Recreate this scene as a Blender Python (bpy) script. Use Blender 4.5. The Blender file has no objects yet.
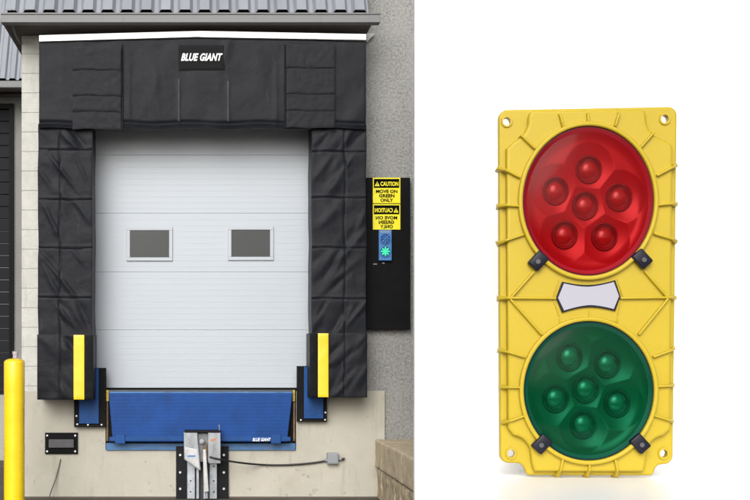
import bpy, bmesh, math, random
from mathutils import Vector, Matrix
random.seed(7)
R = math.radians
sc = bpy.context.scene
COL = sc.collection

# ------------------------------------------------------------------ camera model
D = 14.0            # camera to dock wall
F = 1250.0          # focal length in photo pixels
VX, VY = 200.0, 350.0
CZ = 1.66
def S(d): return (D - d) / F
def PX(px, d=0.0): return (px - VX) * S(d)
def PZ(py, d=0.0): return CZ - (py - VY) * S(d)
def P(px, py, d=0.0): return Vector((PX(px, d), -d, PZ(py, d)))   # d = metres in front of the dock wall

# ------------------------------------------------------------------ materials
def mat(name, col, rough=0.6, metal=0.0, spec=0.5, var=0.0, vscale=3.0, bump=0.0, bscale=60.0,
        col2=None, c2scale=2.0, c2lo=0.5, c2hi=0.7, stretch=(1,1,1), coat=0.0, detail=8):
    m = bpy.data.materials.new(name); m.use_nodes = True
    nt = m.node_tree; N = nt.nodes; L = nt.links
    b = N['Principled BSDF']
    b.inputs['Base Color'].default_value = (*col, 1)
    b.inputs['Roughness'].default_value = rough
    b.inputs['Metallic'].default_value = metal
    b.inputs['Specular IOR Level'].default_value = spec
    b.inputs['Coat Weight'].default_value = coat
    tc = N.new('ShaderNodeTexCoord'); mp = N.new('ShaderNodeMapping')
    mp.inputs['Scale'].default_value = stretch
    L.new(tc.outputs['Object'], mp.inputs['Vector'])
    out = None
    if var > 0:
        n = N.new('ShaderNodeTexNoise'); n.inputs['Scale'].default_value = vscale
        n.inputs['Detail'].default_value = detail; n.inputs['Roughness'].default_value = .62
        L.new(mp.outputs[0], n.inputs['Vector'])
        r = N.new('ShaderNodeMapRange')
        r.inputs['From Min'].default_value = .3; r.inputs['From Max'].default_value = .7
        r.inputs['To Min'].default_value = 1 - var; r.inputs['To Max'].default_value = 1 + var
        L.new(n.outputs[0], r.inputs['Value'])
        mx = N.new('ShaderNodeVectorMath'); mx.operation = 'SCALE'
        mx.inputs[0].default_value = col
        L.new(r.outputs[0], mx.inputs['Scale'])
        out = mx.outputs[0]
        r2 = N.new('ShaderNodeMapRange')
        r2.inputs['To Min'].default_value = max(.05, rough - .12); r2.inputs['To Max'].default_value = min(1, rough + .12)
        L.new(n.outputs[0], r2.inputs['Value']); L.new(r2.outputs[0], b.inputs['Roughness'])
    if col2:
        n2 = N.new('ShaderNodeTexNoise'); n2.inputs['Scale'].default_value = c2scale
        n2.inputs['Detail'].default_value = 10; n2.inputs['Roughness'].default_value = .7
        L.new(mp.outputs[0], n2.inputs['Vector'])
        rr = N.new('ShaderNodeMapRange'); rr.inputs['From Min'].default_value = c2lo; rr.inputs['From Max'].default_value = c2hi
        L.new(n2.outputs[0], rr.inputs['Value'])
        mm = N.new('ShaderNodeMix'); mm.data_type = 'RGBA'
        L.new(rr.outputs[0], mm.inputs['Factor'])
        if out: L.new(out, mm.inputs['A'])
        else: mm.inputs['A'].default_value = (*col, 1)
        mm.inputs['B'].default_value = (*col2, 1)
        out = mm.outputs['Result']
    if out: L.new(out, b.inputs['Base Color'])
    if bump > 0:
        n3 = N.new('ShaderNodeTexNoise'); n3.inputs['Scale'].default_value = bscale
        n3.inputs['Detail'].default_value = 6
        L.new(mp.outputs[0], n3.inputs['Vector'])
        bp = N.new('ShaderNodeBump'); bp.inputs['Strength'].default_value = bump; bp.inputs['Distance'].default_value = .01
        L.new(n3.outputs[0], bp.inputs['Height']); L.new(bp.outputs[0], b.inputs['Normal'])
    return m

M = {}
M['asphalt'] = mat('asphalt', (.075,.062,.050), .9, var=.35, vscale=6, bump=.6, bscale=90, col2=(.12,.10,.08), c2scale=1.3)
M['stucco'] = mat('stucco', (.25,.25,.24), .95, spec=.2, var=.42, vscale=38, bump=.9, bscale=55, col2=(.30,.30,.285), c2scale=3, c2lo=.45, c2hi=.75)
M['cream'] = mat('cream_paint', (.40,.382,.325), .8, spec=.25, var=.07, vscale=2.2, bump=.35, bscale=35, col2=(.34,.315,.25), c2scale=1.6, c2lo=.55, c2hi=.85)
M['pier'] = mat('pier_block', (.46,.46,.43), .85, spec=.25, var=.08, vscale=12, bump=.6, bscale=40)
def stains(m, col, scale, lo, hi, stretch, fac):
    nt = m.node_tree; N = nt.nodes; L = nt.links; b = N['Principled BSDF']; src = b.inputs['Base Color'].links[0].from_socket
    tc = N.new('ShaderNodeTexCoord'); mp = N.new('ShaderNodeMapping'); mp.inputs['Scale'].default_value = stretch; mp.inputs['Location'].default_value = (3.1, 0, 1.7)
    L.new(tc.outputs['Object'], mp.inputs['Vector'])
    n = N.new('ShaderNodeTexNoise'); n.inputs['Scale'].default_value = scale; n.inputs['Detail'].default_value = 9; n.inputs['Roughness'].default_value = .65
    L.new(mp.outputs[0], n.inputs['Vector'])
    r = N.new('ShaderNodeMapRange'); r.inputs['From Min'].default_value = lo; r.inputs['From Max'].default_value = hi; r.inputs['To Max'].default_value = fac
    L.new(n.outputs[0], r.inputs['Value'])
    mm = N.new('ShaderNodeMix'); mm.data_type = 'RGBA'; mm.inputs['B'].default_value = (*col, 1)
    L.new(r.outputs[0], mm.inputs['Factor']); L.new(src, mm.inputs['A']); L.new(mm.outputs['Result'], b.inputs['Base Color'])
stains(M['cream'], (.20,.18,.14), 2.5, .55, .80, (3,1,.5), .55)
stains(M['cream'], (.12,.10,.08), 11, .63, .72, (1,1,1), .6)
stains(M['pier'], (.24,.23,.20), 3.0, .55, .80, (3,1,.5), .5)
M['joint'] = mat('mortar', (.28,.28,.25), .95)
M['farwall'] = mat('far_wall', (.20,.20,.19), .9, var=.12, vscale=3, bump=.3)
M['fargrey'] = mat('far_lower_wall', (.30,.29,.25), .9, var=.10, vscale=3, bump=.3)
M['black'] = mat('black_steel', (.008,.008,.010), .5, spec=.12, var=.3, vscale=8)
M['board'] = mat('black_board', (.006,.006,.007), .45, spec=.06, var=.2, vscale=5)
M['rubber'] = mat('rubber', (.007,.007,.007), .7, spec=.1, var=.3, vscale=20, bump=.3)
M['roof'] = mat('roof_sheet', (.25,.265,.295), .45, metal=.15, var=.12, vscale=4, stretch=(1,.2,.2))
M['gutter'] = mat('gutter_paint', (.135,.137,.140), .5, var=.10, vscale=3, stretch=(.3,3,3))
M['soffit'] = mat('soffit_board', (.085,.072,.065), .8, var=.2, vscale=3, stretch=(.3,1,1))
M['white_strip'] = mat('white_strip', (.88,.88,.88), .4, var=.02)
M['vinyl'] = mat('vinyl', (.0088,.0098,.0132), .42, spec=.13, var=.14, vscale=7, bump=.35, bscale=140, col2=(.014,.0148,.017), c2scale=3.5, c2lo=.55, c2hi=.8)
M['vinyl2'] = mat('vinyl_panel', (.0112,.0122,.0158), .48, spec=.13, var=.12, vscale=9, bump=.35, bscale=140)
M['vinyl_dark'] = mat('vinyl_dark', (.0055,.0057,.0068), .5, spec=.08, var=.2, vscale=9, bump=.3, bscale=160)
M['stay'] = mat('scuffed_stay', (.030,.030,.034), .6, spec=.2, var=.3, vscale=20, col2=(.05,.05,.054), c2scale=9, c2lo=.47, c2hi=.68, stretch=(1,1,.5))
M['yellow_strip'] = mat('yellow_vinyl', (.80,.50,.010), .4, var=.06, vscale=6)
M['bollard'] = mat('bollard_paint', (.74,.52,.006), .28, var=.06, vscale=5, bump=.12, bscale=20, coat=.3)
M['blue'] = mat('blue_steel', (.007,.052,.19), .45, spec=.2, var=.18, vscale=5, bump=.25, bscale=25, col2=(.008,.035,.12), c2scale=4, c2lo=.58, c2hi=.8)
M['blue_dk'] = mat('blue_steel_worn', (.030,.115,.27), .5, var=.35, vscale=14, col2=(.16,.18,.20), c2scale=12, c2lo=.56, c2hi=.72, stretch=(.4,1,1))
M['steel'] = mat('galvanised', (.36,.39,.43), .38, metal=.75, var=.18, vscale=14, col2=(.30,.33,.36), c2scale=9)
M['steel_dk'] = mat('dull_steel', (.16,.17,.18), .45, metal=.5, var=.3, vscale=14)
M['steel_br'] = mat('bright_steel', (.30,.31,.33), .35, metal=.5, var=.1, vscale=14)
M['steel_lt'] = mat('pale_zinc', (.34,.36,.39), .30, metal=.8, var=.22, vscale=9, col2=(.26,.28,.30), c2scale=5, c2lo=.5, c2hi=.7, stretch=(1,1,.4))
M['bolt'] = mat('bolt_zinc', (.65,.65,.65), .3, metal=.5)
M['white_txt'] = mat('white_print', (.85,.85,.85), .5)
M['grey_pl'] = mat('grey_plastic', (.22,.235,.25), .5, var=.05)
M['dark_grey'] = mat('dark_grey', (.055,.055,.06), .5, var=.2, vscale=15)
M['cable'] = mat('cable_black', (.008,.008,.008), .5)
M['wire'] = mat('wire_grey', (.10,.09,.075), .6)
M['brown'] = mat('rusty_fitting', (.14,.085,.04), .7, var=.3, vscale=20)
M['orange'] = mat('orange_sticker', (.42,.16,.07), .5)
M['yellow_sign'] = mat('yellow_sign', (.80,.70,.010), .4, var=.04, vscale=10)
M['sign_black'] = mat('sign_black', (.003,.003,.003), .6, spec=.03)
M['arm_white'] = mat('arm_paint', (.50,.51,.52), .3, metal=.5, var=.1, vscale=12, col2=(.35,.35,.34), c2scale=8, c2lo=.58, c2hi=.75)
M['blue_pl'] = mat('blue_plastic', (.04,.17,.42), .4, var=.1, vscale=20)
M['blue_lens'] = mat('blue_lens', (.02,.06,.20), .2)
M['stone'] = mat('split_stone', (.36,.30,.205), .95, spec=.15, var=.28, vscale=9, bump=1.0, bscale=28, col2=(.22,.185,.125), c2scale=4, c2lo=.5, c2hi=.75)
M['stone_cap'] = mat('cap_stone', (.46,.385,.27), .95, spec=.15, var=.20, vscale=12, bump=.9, bscale=40, col2=(.33,.27,.185), c2scale=3, c2lo=.5, c2hi=.75)
stains(M['stucco'], (.12,.12,.115), 55, .54, .66, (1,1,1), .75)
stains(M['bollard'], (.20,.15,.03), 9, .66, .72, (1,1,.4), .6)
stains(M['yellow_strip'], (.16,.11,.02), 12, .64, .72, (1,1,.5), .5)
stains(M['vinyl'], (.040,.040,.042), 6, .60, .80, (2.5,1,.6), .5)
stains(M['gutter'], (.08,.075,.07), 5, .58, .78, (2,1,.5), .5)
M['studio'] = mat('studio_white', (.90,.90,.90), .35, spec=.5)
M['studio_floor'] = mat('studio_gloss_white', (.92,.92,.92), .30, spec=.5)
M['yel_h'] = mat('signal_yellow', (.425,.312,.017), .42, spec=.3, var=.03, vscale=2.5, bump=.12, bscale=30)
M['clip'] = mat('clip_black', (.008,.008,.016), .35, spec=.2)
M['label'] = mat('label_white', (.32,.32,.375), .35)
M['lens_rim_r'] = mat('lens_rim_red', (.12,.004,.020), .3, spec=.2)
M['lens_rim_g'] = mat('lens_rim_green', (.002,.022,.035), .3, spec=.2)
M['window_dark'] = mat('window_dark', (.026,.031,.033), .16, spec=.3, var=.1)
M['frame_wh'] = mat('window_frame', (.36,.39,.425), .5)
M['glow'] = mat('lit_green', (.04,.6,.3), .4)
bb = M['glow'].node_tree.nodes['Principled BSDF']
bb.inputs['Emission Color'].default_value = (.03,.75,.25,1); bb.inputs['Emission Strength'].default_value = .9

def door_material():
    m = mat('door_panel', (.375,.41,.45), .42, spec=.4, var=.025, vscale=2.0, stretch=(.5,1,1))
    nt = m.node_tree; N = nt.nodes; L = nt.links; b = N['Principled BSDF']
    tc = N.new('ShaderNodeTexCoord')
    mp = N.new('ShaderNodeMapping'); mp.inputs['Scale'].default_value = (1.5, 1, 70)
    L.new(tc.outputs['Object'], mp.inputs['Vector'])
    n = N.new('ShaderNodeTexNoise'); n.inputs['Scale'].default_value = 1.5; n.inputs['Detail'].default_value = 4
    L.new(mp.outputs[0], n.inputs['Vector'])
    bp = N.new('ShaderNodeBump'); bp.inputs['Strength'].default_value = .12; bp.inputs['Distance'].default_value = .005
    L.new(n.outputs[0], bp.inputs['Height']); L.new(bp.outputs[0], b.inputs['Normal'])
    return m
M['door'] = door_material()

def tread_material():        # blue tread plate: small raised diamonds
    m = mat('tread_plate', (.005,.046,.20), .42, spec=.18, var=.15, vscale=3, col2=(.004,.03,.12), c2scale=2.5, c2lo=.5, c2hi=.8)
    nt = m.node_tree; N = nt.nodes; L = nt.links; b = N['Principled BSDF']
    tc = N.new('ShaderNodeTexCoord')
    mp = N.new('ShaderNodeMapping'); mp.inputs['Scale'].default_value = (26, 1, 26)
    L.new(tc.outputs['Object'], mp.inputs['Vector'])
    v = N.new('ShaderNodeTexVoronoi'); v.inputs['Scale'].default_value = 1.0; v.inputs['Randomness'].default_value = .15
    L.new(mp.outputs[0], v.inputs['Vector'])
    bp = N.new('ShaderNodeBump'); bp.inputs['Strength'].default_value = .22; bp.inputs['Distance'].default_value = .006; bp.invert = True
    L.new(v.outputs['Distance'], bp.inputs['Height']); L.new(bp.outputs[0], b.inputs['Normal'])
    return m
M['tread'] = tread_material()

def cover_material(name, tint, f0=.06):   # clear coloured plastic
    m = bpy.data.materials.new(name); m.use_nodes = True
    nt = m.node_tree; N = nt.nodes; L = nt.links
    N.remove(N['Principled BSDF'])
    t = N.new('ShaderNodeBsdfTransparent'); t.inputs[0].default_value = (*tint, 1)
    g = N.new('ShaderNodeBsdfGlossy'); g.inputs['Roughness'].default_value = .10
    fr = N.new('ShaderNodeFresnel'); fr.inputs[0].default_value = 1.45
    mx = N.new('ShaderNodeMixShader')
    n = N.new('ShaderNodeTexNoise'); n.inputs['Scale'].default_value = 6
    tc = N.new('ShaderNodeTexCoord'); L.new(tc.outputs['Object'], n.inputs['Vector'])
    bp = N.new('ShaderNodeBump'); bp.inputs['Strength'].default_value = .06; bp.inputs['Distance'].default_value = .02
    L.new(n.outputs[0], bp.inputs['Height']); L.new(bp.outputs[0], g.inputs['Normal'])
    mul = N.new('ShaderNodeMath'); mul.operation = 'MULTIPLY'; mul.inputs[1].default_value = .16
    L.new(fr.outputs[0], mul.inputs[0])
    L.new(mul.outputs[0], mx.inputs[0]); L.new(t.outputs[0], mx.inputs[1]); L.new(g.outputs[0], mx.inputs[2])
    L.new(mx.outputs[0], N['Material Output'].inputs['Surface'])
    return m
M['cover_r'] = cover_material('red_cover', (.92,.45,.45))
M['cover_g'] = cover_material('green_cover', (.30,.80,.62))
M['refl_r'] = mat('red_reflector', (.25,.006,.013), .3, spec=.2, metal=.12, var=.08, vscale=2.0, detail=2)
M['refl_g'] = mat('green_reflector', (.0025,.062,.034), .3, spec=.2, metal=.12, var=.10, vscale=2.0, detail=2)
M['refl_r_led'] = mat('red_led', (.22,.008,.010), .16, spec=.5)
M['refl_g_led'] = mat('green_led', (.004,.085,.048), .16, spec=.5)
M['led_r'] = mat('red_led_lens', (.150,.004,.008), .2, spec=.8, var=.2, vscale=8)
M['led_g'] = mat('green_led_lens', (.002,.045,.026), .2, spec=.8, var=.2, vscale=8)

# ------------------------------------------------------------------ mesh helpers
class MB:
    def __init__(s): s.bm = bmesh.new()
    def box(s, x0, x1, y0, y1, z0, z1, bev=0.0, seg=2, mtx=None):
        x0, x1 = min(x0,x1), max(x0,x1); y0, y1 = min(y0,y1), max(y0,y1); z0, z1 = min(z0,z1), max(z0,z1)
        t = bmesh.new(); bmesh.ops.create_cube(t, size=1)
        for v in t.verts:
            v.co = Vector((x0+(v.co.x+.5)*(x1-x0), y0+(v.co.y+.5)*(y1-y0), z0+(v.co.z+.5)*(z1-z0)))
        if bev > 0: bmesh.ops.bevel(t, geom=t.edges[:], offset=bev, segments=seg, profile=.5, affect='EDGES')
        s.add(t, mtx); return s
    def add(s, t, mtx=None):
        if mtx is not None: bmesh.ops.transform(t, matrix=mtx, verts=t.verts)
        me = bpy.data.meshes.new('tmp'); t.to_mesh(me); t.free(); s.bm.from_mesh(me); bpy.data.meshes.remove(me)
    def cyl(s, a, b, r0, r1=None, n=20, cap=True):
        a, b = Vector(a), Vector(b); r1 = r0 if r1 is None else r1
        t = bmesh.new(); L = (b-a).length
        bmesh.ops.create_cone(t, cap_ends=cap, segments=n, radius1=r0, radius2=r1, depth=L)
        q = Vector((0,0,1)).rotation_difference((b-a).normalized()).to_matrix().to_4x4()
        s.add(t, Matrix.Translation((a+b)/2) @ q); return s
    def sphere(s, c, r, sx=1, sy=1, sz=1, u=20, v=12):
        t = bmesh.new(); bmesh.ops.create_uvsphere(t, u_segments=u, v_segments=v, radius=r)
        s.add(t, Matrix.Translation(c) @ Matrix.Diagonal((sx,sy,sz,1))); return s
    def tube(s, pts, r, n=10):
        pts = [Vector(p) for p in pts]; rings = []
        for i, p in enumerate(pts):
            tan = (pts[min(i+1,len(pts)-1)] - pts[max(i-1,0)]).normalized()
            up = Vector((0,1,0)) if abs(tan.y) < .9 else Vector((1,0,0))
            a = tan.cross(up).normalized(); b = tan.cross(a)
            rr = r[i] if isinstance(r, (list,tuple)) else r
            rings.append([s.bm.verts.new(p + (a*math.cos(k*2*math.pi/n) + b*math.sin(k*2*math.pi/n))*rr) for k in range(n)])
        for A, B in zip(rings, rings[1:]):
            for k in range(n): s.bm.faces.new((A[k], A[(k+1)%n], B[(k+1)%n], B[k]))
        s.bm.faces.new(rings[0][::-1]); s.bm.faces.new(rings[-1]); return s
    def prism(s, pts, y0, y1, bev=0.0):           # xz outline extruded from y0 (front) to y1 (back)
        t = bmesh.new()
        vs = [t.verts.new((p[0], y0, p[1])) for p in pts]
        f = t.faces.new(vs)
        r = bmesh.ops.extrude_face_region(t, geom=[f])
        bmesh.ops.translate(t, vec=(0, y1-y0, 0), verts=[g for g in r['geom'] if isinstance(g, bmesh.types.BMVert)])
        bmesh.ops.recalc_face_normals(t, faces=t.faces)
        if bev > 0: bmesh.ops.bevel(t, geom=t.edges[:], offset=bev, segments=2, profile=.5, affect='EDGES')
        s.add(t); return s
    def build(s, name, m, parent=None, smooth=False):
        bmesh.ops.recalc_face_normals(s.bm, faces=s.bm.faces)
        me = bpy.data.meshes.new(name); s.bm.to_mesh(me); s.bm.free()
        return link(name, me, m, parent, smooth)

def link(name, me, m, parent=None, smooth=False):
    me.materials.clear(); me.materials.append(M[m] if isinstance(m, str) else m)
    if smooth:
        for p in me.polygons: p.use_smooth = True
        try: me.set_sharp_from_angle(angle=R(38))
        except Exception: pass
    o = bpy.data.objects.new(name, me); COL.objects.link(o)
    if parent: o.parent = parent; o.matrix_parent_inverse = Matrix.Translation(-parent_loc(parent))
    return o
LOCAL = [False]
def parent_loc(p):
    return Vector(p.location) if (p.type == 'EMPTY' and not LOCAL[0]) else Vector((0,0,0))
def thing(name, label, cat, loc=(0,0,0), group=None):
    o = bpy.data.objects.new(name, None); COL.objects.link(o); o.location = loc
    o.empty_display_size = .1
    return tag(o, label, cat, group)
def tag(o, label, cat, group=None, kind=None):
    if label: o['label'] = label
    if cat: o['category'] = cat
    if group: o['group'] = group
    if kind: o['kind'] = kind
    return o
def struct(o): o['kind'] = 'structure'; return o

def pbox(mb, px0, py0, px1, py1, d, th, bev=0.0):   # box whose front face sits d metres before the wall, th metres deep
    mb.box(PX(px0,d), PX(px1,d), -d, -d+th, PZ(py1,d), PZ(py0,d), bev); return mb

def slab(name, px0, py0, px1, py1, d, th, hf, m, parent, step=1.0, edge=None):
    """cloth slab: front surface is a height field hf(px,py) metres forward of d"""
    nx = max(2, int((px1-px0)/step)); ny = max(2, int((py1-py0)/step))
    bm = bmesh.new(); G = []
    for j in range(ny+1):
        row = []
        for i in range(nx+1):
            px = px0+(px1-px0)*i/nx; py = py0+(py1-py0)*j/ny
            ex, ey = edge(px, py, i/nx, j/ny) if edge else (0,0)
            h = hf(px, py)
            e = min(i/nx*(px1-px0), (1-i/nx)*(px1-px0), j/ny*(py1-py0), (1-j/ny)*(py1-py0))
            h -= .0035*max(0, 1-e/1.6)**2
            row.append(bm.verts.new((PX(px+ex,d), -d-h, PZ(py+ey,d))))
        G.append(row)
    for j in range(ny):
        for i in range(nx): bm.faces.new((G[j][i], G[j+1][i], G[j+1][i+1], G[j][i+1]))
    ring = [G[0][i] for i in range(nx+1)] + [G[j][nx] for j in range(1,ny+1)] + [G[ny][i] for i in range(nx-1,-1,-1)] + [G[j][0] for j in range(ny-1,0,-1)]
    back = [bm.verts.new((v.co.x, -d+th, v.co.z)) for v in ring]
    n = len(ring)
    for k in range(n): bm.faces.new((ring[k], ring[(k+1)%n], back[(k+1)%n], back[k]))
    bm.faces.new(back)
    bmesh.ops.recalc_face_normals(bm, faces=bm.faces)
    me = bpy.data.meshes.new(name); bm.to_mesh(me); bm.free()
    return link(name, me, m, parent, True)

def text_mesh(body, width, height, bold=.0, shear=0.0, ext=.002, mirror=False, space=1.0):
    cu = bpy.data.curves.new('t', 'FONT'); cu.body = body; cu.align_x = 'CENTER'; cu.align_y = 'CENTER'
    cu.shear = shear; cu.offset = bold; cu.extrude = 0.001; cu.space_character = space; cu.resolution_u = 3
    ob = bpy.data.objects.new('t', cu); COL.objects.link(ob)
    bpy.context.view_layer.update()
    me = bpy.data.meshes.new_from_object(ob.evaluated_get(bpy.context.evaluated_depsgraph_get()))
    bpy.data.objects.remove(ob); bpy.data.curves.remove(cu)
    xs = [v.co.x for v in me.vertices]; ys = [v.co.y for v in me.vertices]
    cx, cy = (min(xs)+max(xs))/2, (min(ys)+max(ys))/2
    kx, ky = width/(max(xs)-min(xs)), height/(max(ys)-min(ys))
    for v in me.vertices:
        x, y, z = v.co
        v.co = ((x-cx)*kx*(-1 if mirror else 1), ext if z < 0 else 0, (y-cy)*ky)
        v.co.y = -ext if z > 0 else 0
    bm = bmesh.new(); bm.from_mesh(me); bmesh.ops.recalc_face_normals(bm, faces=bm.faces); bm.to_mesh(me); bm.free()
    return me
def put_text(name, body, px0, py0, px1, py1, d, m, parent, **k):
    me = text_mesh(body, (px1-px0)*S(d), (py1-py0)*S(d), **k)
    me.transform(Matrix.Translation(P((px0+px1)/2, (py0+py1)/2, d)))
    return link(name, me, m, parent)

def curve_mesh(loops, ext, bev=0.0, res=3):
    """filled 2-D curve with holes -> mesh in xz, thickness 2*ext centred on y=0"""
    cu = bpy.data.curves.new('c', 'CURVE'); cu.dimensions = '2D'; cu.fill_mode = 'BOTH'
    cu.extrude = ext-bev; cu.bevel_depth = bev; cu.offset = -bev; cu.bevel_resolution = res
    for lp in loops:
        sp = cu.splines.new('POLY'); sp.points.add(len(lp)-1); sp.use_cyclic_u = True
        for p, q in zip(sp.points, lp): p.co = (q[0], q[1], 0, 1)
    ob = bpy.data.objects.new('c', cu); COL.objects.link(ob)
    bpy.context.view_layer.update()
    me = bpy.data.meshes.new_from_object(ob.evaluated_get(bpy.context.evaluated_depsgraph_get()))
    bpy.data.objects.remove(ob); bpy.data.curves.remove(cu)
    me.transform(Matrix(((1,0,0,0),(0,0,-1,0),(0,1,0,0),(0,0,0,1))))
    return me

# ================================================================== GROUND
g = MB(); g.box(-60, 60, -80, 60, -.3, 0); o = struct(g.build('ground', 'asphalt'))

# ================================================================== DOCK BUILDING
XL = PX(22)                       # left corner of the building
ZT = 9.0
bld = thing('warehouse_building', 'grey stucco warehouse wall with cream base, block pier and metal canopy above the dock', 'building', (PX(200), .2, 0))
OPL, OPR, OPT, OPB = PX(87), PX(317), PZ(110), PZ(391)
w = MB()
w.box(PX(40), OPL, 0, .35, 0, ZT)
w.box(OPL, OPR, 0, .35, OPT, ZT)
w.box(OPL, OPR, 0, .35, 0, OPB)
w.box(OPR, 14, 0, .35, 0, ZT)
w.box(XL+.01, XL+.3, .3, 9, 0, 6.2)
w.build('wall', 'stucco', bld)
jm = MB()
for py in (187, 254, 320):
    jm = MB(); jm.box(PX(404), 13.9, -.003, .01, PZ(py+.8), PZ(py-.8)); jm.build('mortar_joint', 'joint', bld)

# block pier
pr = MB(); y = 34.5-60
k = -3
joints = MB()
rows = [392] + [386-19.5*i for i in range(0, 20)]
for a, b in zip(rows, rows[1:]):
    if b < -20: break
    pr.box(XL, PX(60), -.03, .36, PZ(a-.25), PZ(b+.25), .004)
pr.build('block_pier', 'pier', bld)
jb = MB(); jb.box(XL+.004, PX(59), -.026, .33, PZ(392), PZ(-16)); jb.build('pier_mortar', 'joint', bld)
# cream base
f = MB()
f.box(XL-.005, PX(384.5), -.04, .30, 0, PZ(391), .006)
f.build('base_wall', 'cream', bld)
kb = MB(); kb.box(XL-.006, PX(384.5), -.055, .1, 0, .022, .004); kb.build('kerb_strip', mat('dark_joint', (.09,.075,.06), .9), bld)
# black sheet standing in for the interior darkness behind the door
iw = MB(); iw.box(OPL-.2, OPR+.2, 1.5, 1.6, .0, 4.4); iw.build('dark_interior_sheet', 'black', bld)

# canopy: gutter, soffit, sheet roof
GD = .62
canopy = MB()
zg0, zg1 = PZ(22.2, GD), PZ(13.2, GD)
xg0, xg1 = PX(.8, GD), PX(380.5, GD)
canopy.box(xg0, xg1, -GD, -GD+.13, zg0, zg1, .004)
canopy.box(xg0, xg1, -GD-.012, -GD+.012, zg1-.012, zg1+.006, .003)
can = canopy.build('gutter', 'gutter', bld)
sf = MB(); sf.box(xg0+.02, xg1-.08, -GD+.13, 1.2, zg0+.004, zg0+.03)
sf.box(xg0+.01, xg0+.05, -GD+.131, 1.4, zg0+.0, zg0+.14)
sf.build('soffit', 'soffit', can)
fb = MB(); fb.box(xg0+.2, xg1-.12, -GD+.16, -GD+.18, zg0+.03, zg1+.05); fb.build('fascia_board', 'vinyl_dark', can)
bkt = MB(); bkt.tube([P(14,23,.50), P(13.2,27,.45), P(15.5,34,.30), P(20,43,.02)], .014); bkt.build('gutter_pipe', 'gutter', can, True)
def sheet(name, x0, x1, yb, zb, length, pitch, period, crown, depth, m, parent, phase=0.0):
    bm = bmesh.new(); ca, sa = math.cos(pitch), math.sin(pitch)
    def pt(x, h, t): return (x, yb + t*ca - h*sa, zb + t*sa + h*ca)
    prof = []; x = x0 + phase
    sl = depth*.55; valley = period-crown
    while x < x1:
        prof += [(x, 0), (x+valley-sl*.0, 0), (x+valley+sl, depth), (x+period-sl, depth)]
        x += period
    prof = [(min(max(a, x0), x1), h) for a, h in prof]
    A = []; TH = .003
    for t in (0, length):
        A.append(([bm.verts.new(pt(a, h, t)) for a, h in prof], [bm.verts.new(pt(a, h-TH, t)) for a, h in prof]))
    n = len(prof)
    for i in range(n-1):
        if abs(prof[i+1][0]-prof[i][0]) < 1e-6: continue
        bm.faces.new((A[0][0][i], A[0][0][i+1], A[1][0][i+1], A[1][0][i]))
        bm.faces.new((A[0][1][i+1], A[0][1][i], A[1][1][i], A[1][1][i+1]))
        bm.faces.new((A[0][0][i], A[0][1][i], A[0][1][i+1], A[0][0][i+1]))
    me = bpy.data.meshes.new(name); bm.to_mesh(me); bm.free()
    return link(name, me, m, parent)
per = 19.4*S(GD)
sheet('roof_sheet', xg0+.0, PX(369, GD), -GD+.03, PZ(12.8, GD), 1.05, R(58), per, per*.80, .060, 'roof', can, phase=-.02)
# black bar painting in the shade inside the open rib ends
cl = MB(); cl.box(xg0+.06, PX(368,GD), -GD+.065, -GD+.12, zg1+.001, zg1+.05); cl.build('rib_gap_shade', 'rubber', can)
ec = MB(); ec.box(PX(369.5,GD), PX(380.3,GD), -GD+.05, -GD+.125, zg1+.001, zg1+.02); ec.build('gutter_end', 'brown', can)

# ================================================================== NEIGHBOUR BUILDING (left, set back)
ND = -4.8
nb = thing('neighbour_building', 'grey building set back at far left with corrugated metal canopy and pale lower wall', 'building', (PX(-60,ND), -ND, 0))
a = MB()
a.box(-26, PX(-40,ND), -ND, -ND+.3, PZ(395,ND), 7.2)
a.box(PX(-40,ND), PX(14,ND), -ND, -ND+.3, PZ(104,ND), 7.2)
a.box(PX(14,ND), XL+.9, -ND, -ND+.3, PZ(395,ND), 7.2)
a.build('wall', 'farwall', nb)
a = MB(); a.box(-26, XL+.9, -ND-.02, -ND+.3, 0, PZ(395,ND)); a.build('lower_wall', 'fargrey', nb)
for i in range(14):
    pass
a = MB(); a.box(PX(9.5,ND), PX(14,ND), -ND-.05, -ND+.2, PZ(395,ND), PZ(104,ND)); a.box(PX(-40,ND), PX(9.5,ND), -ND-.05, -ND+.2, PZ(109,ND), PZ(104,ND))
a.build('door_frame', 'board', nb)
a = MB(); py = 109
while py < 394:
    a.box(PX(-40,ND), PX(9.4,ND), -ND+.02, -ND+.1, PZ(min(py+11.7,394),ND), PZ(py,ND), .006); py += 12.2
a.build('slatted_door', mat('far_slats', (.012,.012,.015), .6, spec=.1, var=.2, vscale=4), nb)
cd = ND+.7
a = MB(); a.box(-26, XL+.5, -cd, -cd+.12, PZ(87.5,cd), PZ(80.5,cd), .01); ng = a.build('gutter', 'gutter', nb)
a = MB(); a.box(-26, XL+.5, -cd+.121, -cd+.7, PZ(87.4,cd), PZ(84,cd)); a.build('soffit', 'soffit', ng)
a = MB(); a.box(-26, XL+.5, -cd+.3, -cd+.4, PZ(93,cd-.3), PZ(87.6,cd-.3)); a.build('beam', 'black', ng)
per2 = 9.8*S(cd)
a = MB(); a.box(-26, XL+.5, -cd+.05, -cd+.11, PZ(80.4,cd), PZ(76.5,cd)); a.build('rib_gap_shade', 'rubber', ng)  # black bar in place of the dark hollows under the ribs
sheet('roof_sheet', XL-24*per2, XL+.3, -cd+.02, PZ(79.6,cd), 2.2, R(62), per2, per2*.76, .040, 'roof', ng, phase=.04)

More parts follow.
